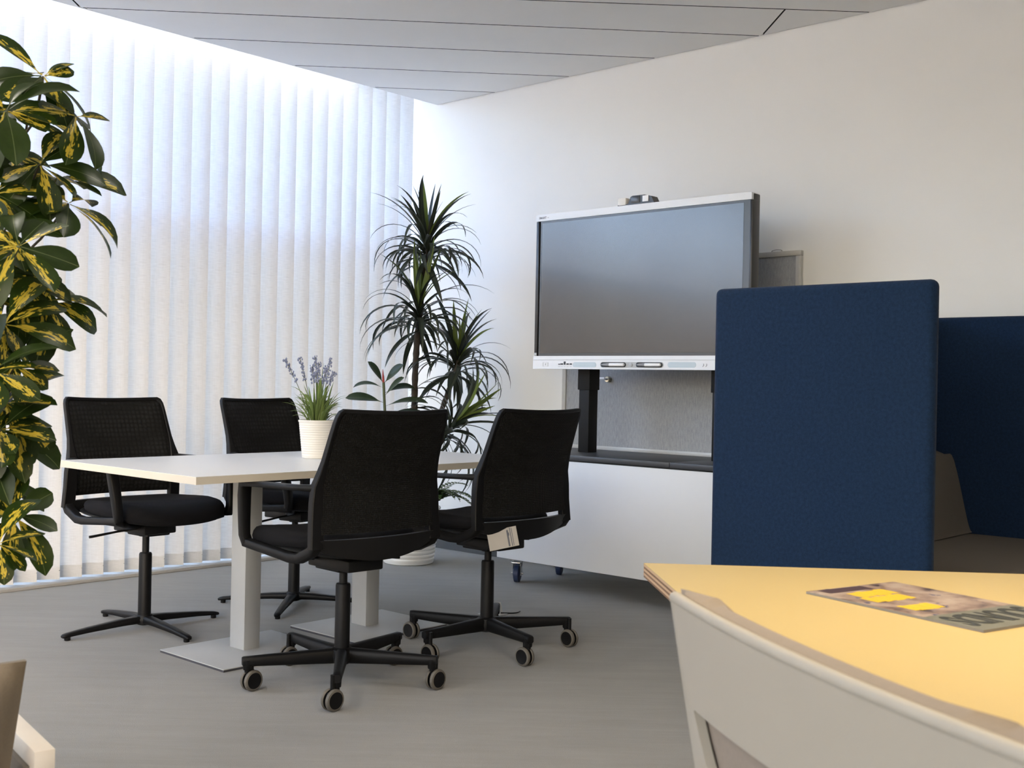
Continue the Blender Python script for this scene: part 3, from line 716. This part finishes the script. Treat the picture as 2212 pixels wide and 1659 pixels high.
Bm = Vector((1.663, .863)); e1 = Vector((.200, -.056)); e2 = Vector((-.095, -.305))     # width, length
mg = thing('magazine', 'magazine with yellow headlines lying on the warm lit table', 'magazine', (Bm.x, Bm.y, .7402), math.atan2(e1.y, e1.x))
mw, mlen = .208, -.3195       # local: x across, y along (negative)
m_ = MB().b2(0, mw, mlen, 0, 0, .0035); m_.build('pages', M['page_edge'], mg, 0)
def cover_mat():
    m = N('cover_photo'); v = m.tc('Object', (1, 1, 1)); a = m.noise(v, 16, 4, .6); b = m.noise(v, 34, 3)
    col = m.ramp(a, [(.36, (.025, .018, .028)), (.44, (.15, .11, .10)), (.56, (.25, .20, .18)), (.7, (.31, .27, .25))])
    col = m.mix(m.math('GREATER_THAN', b, .66), col, (.03, .035, .10)); return m.done(m.bsdf(col, .35))
M['cover'] = cover_mat(); M['cover_grey'] = simple('cover_grey', (.115, .12, .105), .35); M['cover_dark'] = simple('cover_dark', (.045, .026, .035), .35); M['cover_yellow'] = simple('cover_yellow', (.52, .36, .02), .4); M['cover_black'] = simple('cover_black', (.015, .018, .018), .4)
MB().b2(0, mw, -.222, 0, .0035, .0038).build('cover', M['cover'], mg, 0)
MB().b2(0, mw, mlen, -.222, .0035, .0038).build('masthead', M['cover_grey'], mg, 0)
MB().b2(.02, .12, -.032, -.004, .0038, .0040).build('dark_band', M['cover_dark'], mg, 0)
rnd = random.Random(4)
for (x0, x1, y0, y1) in ((.042, .128, -.078, -.042), (.030, .118, -.118, -.082), (.030, .096, -.188, -.152)):
    h = MB(); x = x0
    while x < x1:
        wl = rnd.uniform(.006, .011); dy = rnd.uniform(-.003, .003); h.b2(x, min(x + wl, x1), y0 + dy, y1 + dy, .0038, .0041); x += wl + .0012
    h.build('headline', M['cover_yellow'], mg, 0)
# masthead reads from the far long edge towards the viewer, its top at the right-hand end
Mt = Matrix.Translation((mw / 2, -.266, .0040)) @ Matrix.Rotation(PI, 4, 'Z')
text_mesh('SOUNDS', .05, M['cover_black'], 'title', mg, Mt, .186, .0016, .066)

# ------------------------------------------------------------------ near chair (cream shell)
f_ = Vector((.848, -.530)).normalized(); ang = math.atan2(f_.y, f_.x) - PI / 2
nc = thing('shell_chair', 'cream shell chair with grey-brown pad pushed to the near table', 'chair', (1.035, .344, 0), ang)
# local: x right, y forward; back plane at y ~ -.218
def sh_pt(u, z, off=0):
    """u -1..1 round the back; the ends curl forward"""
    hwid = .302 - .27 * (.84 - z); s_ = abs(u); r = .040
    if s_ < .84: t = s_ / .84; x = (hwid - r) * t; y = -.218 + .25 * x * x; nx, ny = -.5 * x, 1
    else: a = (s_ - .84) / .16 * R(86); x = hwid - r + r * math.sin(a); y = -.218 + .25 * (hwid - r) ** 2 + r * (1 - math.cos(a)); nx, ny = -math.sin(a), math.cos(a)
    y += .10 * (.84 - z) * (1.0)
    l_ = math.hypot(nx, ny); x += nx / l_ * off; y += ny / l_ * off
    return Vector((math.copysign(x, u), y, z))
US = lambda u: 2 * u - 1
def zlow(u): return .738 + 0 * u
def zslot(u):
    k = min(1, abs(u) / .765); return .738 - .13 * math.sqrt(max(0, 1 - k ** 2.2))
def rimz(u): return .842 - .012 * max(0, (abs(u) - .82) / .18) ** 2
sm = MB()
def outer(u, v): return sh_pt(US(u), lerp(zlow(US(u)), rimz(US(u)), v))
def inner(u, v):
    return sh_pt(US(u), lerp(zlow(US(u)), rimz(US(u)), v), .011)
sm.shell(outer, inner, 64, 8)
# rolled rim
rim = [sh_pt(u / 40, rimz(u / 40), .0055) for u in range(-40, 41)]; sm.tube(rim, .0066, 10)
lo = lambda off: (lambda u, v: sh_pt(US(u), lerp(.47, zslot(US(u)), v), off))
sm.shell(lo(0), lo(.010), 64, 8)
sm.shell(lambda u, v: Vector((lerp(-.21, .21, u), lerp(-.19, .23, v), .455 + .02 * (2 * u - 1) ** 2 + (.03 * (1 - v) ** 3))), lambda u, v: Vector((lerp(-.21, .21, u), lerp(-.19, .23, v), .443 + .02 * (2 * u - 1) ** 2 + .03 * (1 - v) ** 3)), 12, 12)
sm.build('shell', M['shell'], nc, 55)
def pin(off):
    def f(u, v):
        uu = US(u) * .88; z = lerp(.57, .846, v); e = min(1, min(u, 1 - u) * 9); e2 = min(1, min(v, 1 - v) * 7)
        k = .013 + (off * (.62 + .6 * max(0, 1 - abs(abs(uu) - .70) / .18))) * math.sqrt(e) * (.4 + .6 * math.sqrt(e2))
        return sh_pt(uu, z + (.004 if v > .99 and off else 0), k)
    return f
MB().shell(pin(.050), pin(0), 60, 14).build('back_pad', M['pad'], nc, 60)
MB().box((0, .03, .475), (.38, .38, .03), .012).build('seat_pad', M['pad'], nc)
for s in (-1, 1):
    p = sh_pt(s * .97, .722); MB().lathe([(.010, -.006), (.012, 0), (.010, .006)], p, 14, (0, PI / 2, 0)).build('fixing_cap', M['shell'], nc)
    for y0, y1 in ((-.14, -.21), (.18, .24)): MB().tube([(s * .16, y0, .45), (s * .225, y1, 0)], [.014, .010], 12).build('leg', M['shell'], nc)

# ------------------------------------------------------------------ lounge chair at the left edge
lf = Vector((.19, .98)).normalized(); la = math.atan2(lf.y, lf.x) - PI / 2
lc = thing('lounge_chair', 'taupe lounge chair with white square tube frame at the left edge', 'armchair', (.741, 1.492, 0), la)
# local origin at the rear right tube corner; x right, y forward
TS = .027
for sx in (0, -.60):
    MB().b2(sx - TS, sx, 0, .56, .556 - TS, .556, .0012).build('arm_tube', M['lounge_white'], lc)
    MB().b2(sx - TS, sx, 0, TS, 0, .556 - TS, .0012).build('leg', M['lounge_white'], lc)
    MB().b2(sx - TS, sx, .56 - TS, .56, 0, .556 - TS, .0012).build('leg', M['lounge_white'], lc)
MB().b2(-.60, -TS, .10, .10 + TS, .30, .30 + TS).b2(-.60, -TS, .45, .45 + TS, .30, .30 + TS).build('cross_tube', M['lounge_white'], lc)
for sx in (-.022, -.605 + .027): MB().b2(sx - .012, sx + .010, TS, .56 - TS, .17, .53, .004).build('side_panel', M['sofa_fabric'], lc)
def lback(off):
    def f(u, v):
        z = lerp(.36, .690, v); hw_ = .264 - .005 * (1 - v); x = -.3135 + (2 * u - 1) * hw_
        e = min(1, min(u, 1 - u) * 14) * min(1, min(v, 1 - v) * 10)
        return Vector((x, .10 - .135 * v + off * math.sqrt(max(0.02, e)) - .012 * (1 - (2 * u - 1) ** 2), z))
    return f
MB().shell(lback(.035), lback(-.035), 30, 18).build('backrest', M['lounge_fabric'], lc, 60)
MB().box((-.3135, .31, .36), (.54, .46, .12), .035, None, 4).build('seat', M['lounge_fabric'], lc, 60)

# ------------------------------------------------------------------ floor socket with raised lid
fs_ = thing('floor_socket', 'small grey floor socket lid standing open beside the right office chair', 'socket', (3.86, 3.575, 0))
MB().b2(-.05, .05, -.05, .05, 0, .004, .001).build('base_plate', M['silver'], fs_)
m_ = MB(); m_.add([(-.045, -.022, .004), (.045, -.022, .004), (.045, .02, .004), (-.045, .02, .004), (-.045, -.005, .052), (.045, -.005, .052)], [(0, 1, 2, 3), (0, 1, 5, 4), (3, 2, 5, 4), (0, 4, 3), (1, 5, 2)]); m_.build('lid', M['silver'], fs_, 0)
MB().tube(smooth_path([(.03, -.02, .006), (.07, -.05, .004), (.10, -.06, .004), (.13, -.05, .004)], 5), .003, 6).build('cable', M['plastic'], fs_)

# ------------------------------------------------------------------ plants
def blade(L_, W_, e0, droop, fold=.18, n=9, widest=.35, twist=0):
    """leaf along +x starting at elevation e0, bending down by droop radians along its length"""
    m = MB(); pts = []; p = Vector((0, 0, 0)); rows = []
    for i in range(n + 1):
        t = i / n; e = e0 - droop * t ** 1.4; d = Vector((math.cos(e), 0, math.sin(e)))
        if i: p = p + d * (L_ / n)
        wv = W_ / 2 * (math.sin(PI * min(1, (t / widest) * .5)) if t < widest else math.cos(PI / 2 * ((t - widest) / (1 - widest)) ** 1.5)) + .0006
        if i == 0: wv = W_ * .22
        up = Vector((-math.sin(e), 0, math.cos(e))); tw = twist * t; sd = Vector((0, math.cos(tw), 0)) + up * math.sin(tw)
        rows.append([p - sd * wv + up * wv * fold * 2, p.copy(), p + sd * wv + up * wv * fold * 2])
    return m.loft(rows, False, False)
def obovate(L_, W_, droop, fold, n=9):
    m = MB(); p = Vector((0, 0, 0)); rows = []; ps = .20
    for i in range(n + 1):
        t = i / n; e = -droop * t ** 1.3; d = Vector((math.cos(e), 0, math.sin(e)))
        if i: p = p + d * (L_ / n)
        if t < .16: wv = .0016
        else: s_ = (t - .16) / .84; wv = W_ / 2 * (math.sin(PI * s_ ** 1.12) ** .62 if 0 < s_ < 1 else 0) * (.78 + .3 * s_) + .0010
        up = Vector((-math.sin(e), 0, math.cos(e)))
        rows.append([p + Vector((0, -wv, 0)) + up * wv * fold, p + Vector((0, -wv * .5, 0)) + up * wv * fold * .35, p.copy(), p + Vector((0, wv * .5, 0)) + up * wv * fold * .35, p + Vector((0, wv, 0)) + up * wv * fold])
    return m.loft(rows, False, False)
def orient(loc, d, up, roll=0, s=1.0):
    x = d.normalized(); z = (up - x * up.dot(x)); z = z.normalized() if z.length > 1e-4 else x.orthogonal().normalized(); y = z.cross(x)
    Mx = Matrix((x, y, z)).transposed().to_4x4(); return Matrix.Translation(loc) @ Mx @ Matrix.Rotation(roll, 4, 'X') @ Matrix.Scale(s, 4)

# variegated umbrella tree at the left edge
rnd = random.Random(21)
SB = Vector((.93, 2.625, 0))
sf = thing('umbrella_tree', 'tall umbrella plant with yellow variegated leaves at the left edge', 'plant', SB)
MB().lathe([(.13, 0), (.15, .01), (.175, .30), (.185, .31), (.18, .32), (.168, .315), (.165, .26), (.01, .26)], n=36, cap=False).build('pot', M['pot'], sf, 40)
MB().lathe([(.001, .275), (.166, .27)], n=30, cap=False).build('soil', M['soil'], sf)
CL = [(1.134, 2.400, 1.705), (1.015, 2.308, 1.594), (1.136, 2.472, 1.626), (1.165, 2.312, 1.612), (1.085, 2.305, 1.497), (1.180, 2.424, 1.495), (1.150, 2.307, 1.425), (.968, 2.135, 1.305), (1.003, 2.321, 1.426), (1.101, 2.510, 1.549),
      (1.069, 2.397, 1.266), (1.151, 2.456, 1.276), (1.142, 2.391, 1.222), (1.019, 2.303, 1.164), (1.115, 2.495, 1.144), (.961, 2.218, 1.070), (1.055, 2.338, 1.081), (1.090, 2.510, 1.018), (1.044, 2.351, 1.004), (1.030, 2.365, .953),
      (1.016, 2.307, .950), (1.036, 2.285, .782), (.972, 2.206, .735), (1.020, 2.376, .840), (1.053, 2.564, 1.610), (1.007, 2.466, 1.508), (1.044, 2.574, 1.354), (.990, 2.410, 1.213), (.985, 2.465, .972), (1.0, 2.30, 1.36)]
trunk = [Vector((.93, 2.625, .26)), Vector((.96, 2.59, .60)), Vector((1.026, 2.518, .97)), Vector((1.040, 2.503, 1.27)), Vector((1.060, 2.480, 1.47)), Vector((1.085, 2.452, 1.56))]
tp = smooth_path(trunk, 5)
MB().tube([p - SB for p in tp], [lerp(.013, .005, i / (len(tp) - 1)) for i in range(len(tp))], 8).build('trunk', M['stem_dark'], sf)
obs = [obovate(.100, .043, .35, .25).mesh('leaf', M['schefflera'], 60), obovate(.115, .048, .75, .15).mesh('leaf', M['schefflera'], 60), obovate(.088, .044, .15, .30).mesh('leaf', M['schefflera'], 60), obovate(.120, .050, .85, .3).mesh('leaf', M['schefflera'], 60), obovate(.070, .036, .4, .1).mesh('leaf', M['schefflera'], 60)]
VR = Vector((.670, -.742, 0)); VF = Vector((.742, .670, 0))
stems = MB()
for ci, c in enumerate(CL):
    c = Vector(c); base = min(tp, key=lambda q: abs(q.z - (c.z - .17)) + .2 * (q - c).length)
    out = (c - base); out.z = 0; out = out.normalized() if out.length > .01 else VR
    midp = (base + c) / 2 + out * .02 + Vector((0, 0, -.02))
    MB().tube([p - SB for p in smooth_path([base, midp, c], 4)], .0028, 6).build('petiole', M['stem_green' if ci % 2 else 'stem_dark'], sf)
    ax = (out * rnd.uniform(.3, .7) + Vector((0, 0, rnd.uniform(.35, .8))) - VF * rnd.uniform(.15, .85)).normalized()
    r1 = ax.orthogonal().normalized(); r2 = ax.cross(r1); nl = 9 if ci < 24 else 8; ph = rnd.uniform(0, 6.28)
    for k in range(nl):
        a = ph + 2 * PI * k / nl + rnd.uniform(-.25, .25); rad = r1 * math.cos(a) + r2 * math.sin(a); el = rnd.uniform(-.30, .55)
        d = (rad * math.cos(el) + ax * math.sin(el) + Vector((0, 0, -.10))).normalized()
        put(rnd.choice(obs), 'leaf', sf, M=orient(c - SB + rad * .004, d, ax + Vector((0, 0, .4)), rnd.uniform(-.5, .5), rnd.uniform(.95, 1.32)))

# dracaena in the corner
DB = Vector((4.60, 4.95, 0))
dr = thing('dracaena_plant', 'tall dracaena with drooping strap leaf heads in the corner', 'plant', DB)
prof = [(.138, 0), (.146, .006)]
for i in range(13):
    z = .02 + i * .023; r = lerp(.146, .182, z / .33); prof += [(r, z), (r + .003, z + .006), (r + .003, z + .013), (r, z + .018)]
prof += [(.186, .325), (.182, .333), (.174, .328), (.170, .295)]
MB().lathe(prof, n=48, cap=False).build('pot', M['pot'], dr, 40)
MB().lathe([(.001, .305), (.173, .300)], n=30, cap=False).build('soil', M['soil'], dr)
def ringed(path, r, name, par, base):
    P = smooth_path(path, 14); rl = [r * (1 + .10 * math.sin(i * 2.2)) for i in range(len(P))]
    MB().tube([p - base for p in P], rl, 10).build(name, M['bark'], par, 50)
ringed([Vector((4.58, 4.93, .29)), Vector((4.56, 4.885, .70)), Vector((4.562, 4.884, 1.134)), Vector((4.551, 4.85, 1.43)), Vector((4.587, 4.856, 1.675)), Vector((4.598, 4.843, 1.84))], .019, 'trunk', dr, DB)
ringed([Vector((4.66, 4.93, .29)), Vector((4.70, 4.89, .60)), Vector((4.731, 4.845, .863)), Vector((4.792, 4.778, 1.14)), Vector((4.796, 4.773, 1.20))], .016, 'trunk', dr, DB)
ringed([Vector((4.58, 4.90, .29)), Vector((4.57, 4.80, .50)), Vector((4.593, 4.67, .751)), Vector((4.617, 4.644, .80))], .014, 'trunk', dr, DB)
up_b = [blade(.40, .031, R(88), .05, .22, 9, .3), blade(.34, .027, R(84), .35, .2, 9, .3), blade(.42, .024, R(78), .9, .18, 10, .3), blade(.42, .020, R(70), 1.5, .15, 11, .25)]
lo_b = [blade(.40, .021, R(58), 2.1, .15, 12, .25), blade(.38, .022, R(45), 2.2, .15, 12, .25), blade(.36, .024, R(30), 1.9, .14, 12, .3), blade(.34, .026, R(10), 1.5, .12, 11, .3), blade(.34, .019, R(50), 2.5, .12, 12, .25, .6), blade(.30, .028, R(-15), 1.1, .1, 10, .35)]
upm = [b.mesh('leaf', M['dracaena'], 60) for b in up_b]; upy = [b.mesh('leaf', M['dracaena_young'], 60) for b in up_b[:3]]; lom = [b.mesh('leaf', M['dracaena'], 60) for b in lo_b]
rnd = random.Random(7)
def head(bot, top, n, scale, tilt, young):
    bot, top = Vector(bot), Vector(top); ax = (top - bot).normalized(); q = Vector((0, 0, 1)).rotation_difference((ax + Vector(tilt)).normalized()).to_matrix().to_4x4()
    for i in range(n):
        t = i / (n - 1); p = top.lerp(bot, min(1, t * 1.15)); az = i * 2.39996 + rnd.uniform(-.2, .2)
        scale_ = scale * (.86 if t < .16 else 1)
        if t < .16: me = rnd.choice(upy if young and rnd.random() < young else upm[:2] + upm[:3]); el = rnd.uniform(-.12, .10) - t * .8
        elif t < .30: me = upm[rnd.choice((2, 3))]; el = rnd.uniform(-.25, .1)
        else: me = lom[min(5, int((t - .30) / .70 * 6 * .9 + rnd.uniform(-.3, .9)))] if rnd.random() < .85 else lom[4]; el = rnd.uniform(-.15, .15)
        Mx = Matrix.Translation(p - DB) @ q @ Matrix.Rotation(az, 4, 'Z') @ Matrix.Rotation(-el, 4, 'Y') @ Matrix.Rotation(rnd.uniform(-.35, .35), 4, 'X') @ Matrix.Scale(scale_ * rnd.uniform(.78, 1.1), 4)
        put(me, 'leaf', dr, M=Mx)
head((4.598, 4.843, 1.765), (4.597, 4.845, 1.885), 78, 1.14, (0, 0, 0), .15)
head((4.530, 4.832, 1.360), (4.529, 4.830, 1.500), 74, 1.16, (0, 0, 0), .85)
head((4.790, 4.780, 1.110), (4.796, 4.773, 1.215), 66, 1.12, (.05, -.05, 0), .6)
head((4.590, 4.672, .740), (4.630, 4.630, .835), 62, 1.12, (.28, -.30, 0), .95)

# rubber plant and fern share the big pot
FB = Vector((4.46, 4.905, .30))
fi = thing('rubber_plant', 'small rubber plant with red tip left of the dracaena trunk', 'plant', FB)
st_ = [Vector((4.455, 4.905, .29)), Vector((4.40, 4.92, .60)), Vector((4.381, 4.935, .863)), Vector((4.372, 4.945, 1.06))]
MB().tube([p - FB for p in smooth_path(st_, 6)], .008, 8).build('stem', M['stem_green'], fi)
MB().tube([p - FB for p in (Vector((4.372, 4.945, 1.055)), Vector((4.370, 4.947, 1.09)), Vector((4.368, 4.949, 1.135)))], [.007, .006, .0012], 8).build('leaf_sheath', M['red_sheath'], fi)
fm = [obovate(.20, .062, .7, .25, 11).mesh('leaf', M['ficus'], 60), obovate(.17, .060, 1.0, .3, 11).mesh('leaf', M['ficus'], 60), obovate(.13, .052, .2, .3, 11).mesh('leaf', M['ficus'], 60)]
rnd = random.Random(5)
for (z, side, elv, mi, s_) in ((1.055, -.55, 1.0, 2, .9), (1.05, .75, .8, 2, .95), (1.02, -1, .45, 1, .8), (1.00, 1, .55, 1, .9), (.97, .7, .75, 2, 1.0), (.95, -1, .35, 0, .85), (.92, 1, .40, 0, .95), (.88, -.8, -.05, 1, .8), (.86, .9, .35, 0, .95), (.83, -1, .25, 0, 1.1), (.80, 1, .15, 0, 1.0), (.76, -.7, .2, 0, 1.0), (.70, .6, .1, 0, 1.0)):
    p = min(smooth_path(st_, 12), key=lambda q: abs(q.z - z)); d = (VR * side - VF * rnd.uniform(-.2, .5)).normalized(); d = d * math.cos(elv) + Vector((0, 0, math.sin(elv)))
    put(fm[mi], 'leaf', fi, M=orient(p - FB, d, Vector((0, 0, 1)) - VF * .6, rnd.uniform(-.3, .3), s_ * 1.35))
EB = Vector((4.605, 4.82, .36))
fe = thing('fern', 'small green fern growing low in the large white pot', 'plant', EB)
rnd = random.Random(9)
def frond(L_, droop):
    m = MB(); p = Vector((0, 0, 0)); n = 14
    for i in range(n):
        t = i / n; e = .9 - droop * t; d = Vector((math.cos(e), 0, math.sin(e))); q = p + d * L_ / n
        wl = .046 * math.sin(PI * (.12 + .88 * t) ** .8) * (1 - .3 * t) + .004
        for s in (-1, 1):
            a = p; b = p + Vector((.25, s, .15)).normalized() * wl; m.add([a, (a + b) / 2 + d * .010, b, (a + b) / 2 - d * .006], [(0, 1, 2, 3)])
        m.tube([p, q], .0012, 4); p = q
    return m.mesh('frond', M['fern'], 60)
fr = [frond(.20, 1.6), frond(.24, 2.0), frond(.17, 1.2)]
for i in range(34):
    a = i * 2.4; put(rnd.choice(fr), 'frond', fe, M=Matrix.Translation((.05 * math.cos(a), .05 * math.sin(a), 0)) @ Matrix.Rotation(a, 4, 'Z') @ Matrix.Rotation(rnd.uniform(-.3, .2), 4, 'Y') @ Matrix.Scale(rnd.uniform(1.05, 1.5), 4))

# lavender on the meeting table
LB = Vector((2.985, 3.785, .740))
lv = thing('lavender_pot', 'white ribbed pot of lavender on the meeting table', 'plant', LB)
prof = [(.056, 0), (.060, .003)]
for i in range(14):
    z = .010 + i * .0098; r = lerp(.060, .0765, z / .158); prof += [(r, z), (r + .0008, z + .003), (r + .0008, z + .006), (r, z + .0085)]
prof += [(.0785, .152), (.0785, .157), (.076, .159), (.073, .156), (.071, .13)]
MB().lathe(prof, n=48, cap=False).build('pot', M['pot_cream'], lv, 40)
MB().lathe([(.001, .142), (.072, .140)], n=24, cap=False).build('soil', M['soil'], lv)
gm = [blade(.13, .0105, R(82), .5, .2, 6, .4), blade(.16, .010, R(80), 1.1, .2, 7, .4), blade(.11, .011, R(70), 1.3, .2, 6, .4), blade(.17, .009, R(86), .3, .2, 6, .4), blade(.07, .009, R(55), .8, .2, 5, .4)]
gm = [g_.mesh('leaf', M['grass'], 60) for g_ in gm]
rnd = random.Random(3)
for i in range(120):
    a = rnd.uniform(0, 6.283); r = .040 * math.sqrt(rnd.random()); hgt = rnd.choice((0, 0, .02, .05, .08))
    k = gm[4] if hgt > .03 and rnd.random() < .7 else rnd.choice(gm[:4])
    put(k, 'leaf', lv, M=Matrix.Translation((r * math.cos(a), r * math.sin(a), .140 + hgt)) @ Matrix.Rotation(a + rnd.uniform(-.6, .6), 4, 'Z') @ Matrix.Rotation(rnd.uniform(-.25, .2), 4, 'Y') @ Matrix.Scale(rnd.uniform(.75, 1.1), 4))
for (x, y, z) in ((2.896, 3.892, 1.146), (2.936, 3.847, 1.155), (2.980, 3.799, 1.160), (2.990, 3.786, 1.135), (3.023, 3.751, 1.150), (3.008, 3.764, 1.118), (3.033, 3.740, 1.095), (2.972, 3.812, 1.122)):
    tip = Vector((x, y, z)) - LB; b0 = Vector((tip.x * .22, tip.y * .22, .14)); md = Vector((tip.x * .55, tip.y * .55, .28))
    P = smooth_path([b0, md, tip], 10); fs2 = MB().tube(P, .0013, 5).build('flower_stem', M['stem_green'], lv)
    fl = MB(); m0 = len(P) * 62 // 100
    for q in P[m0:]:
        for _ in range(6):
            a = rnd.uniform(0, 6.28); rr = rnd.uniform(.003, .011); c0 = q + Vector((rr * math.cos(a), rr * math.sin(a), rnd.uniform(-.006, .006))); s_ = rnd.uniform(.0030, .0056)
            fl.add([c0 + Vector(v) * s_ for v in ((1, 0, 0), (-1, 0, 0), (0, 1, 0), (0, -1, 0), (0, 0, 1.5), (0, 0, -1.2))], [(0, 2, 4), (2, 1, 4), (1, 3, 4), (3, 0, 4), (2, 0, 5), (1, 2, 5), (3, 1, 5), (0, 3, 5)])
    fl.build('flower_spike', M['lavender'], fs2, 0)
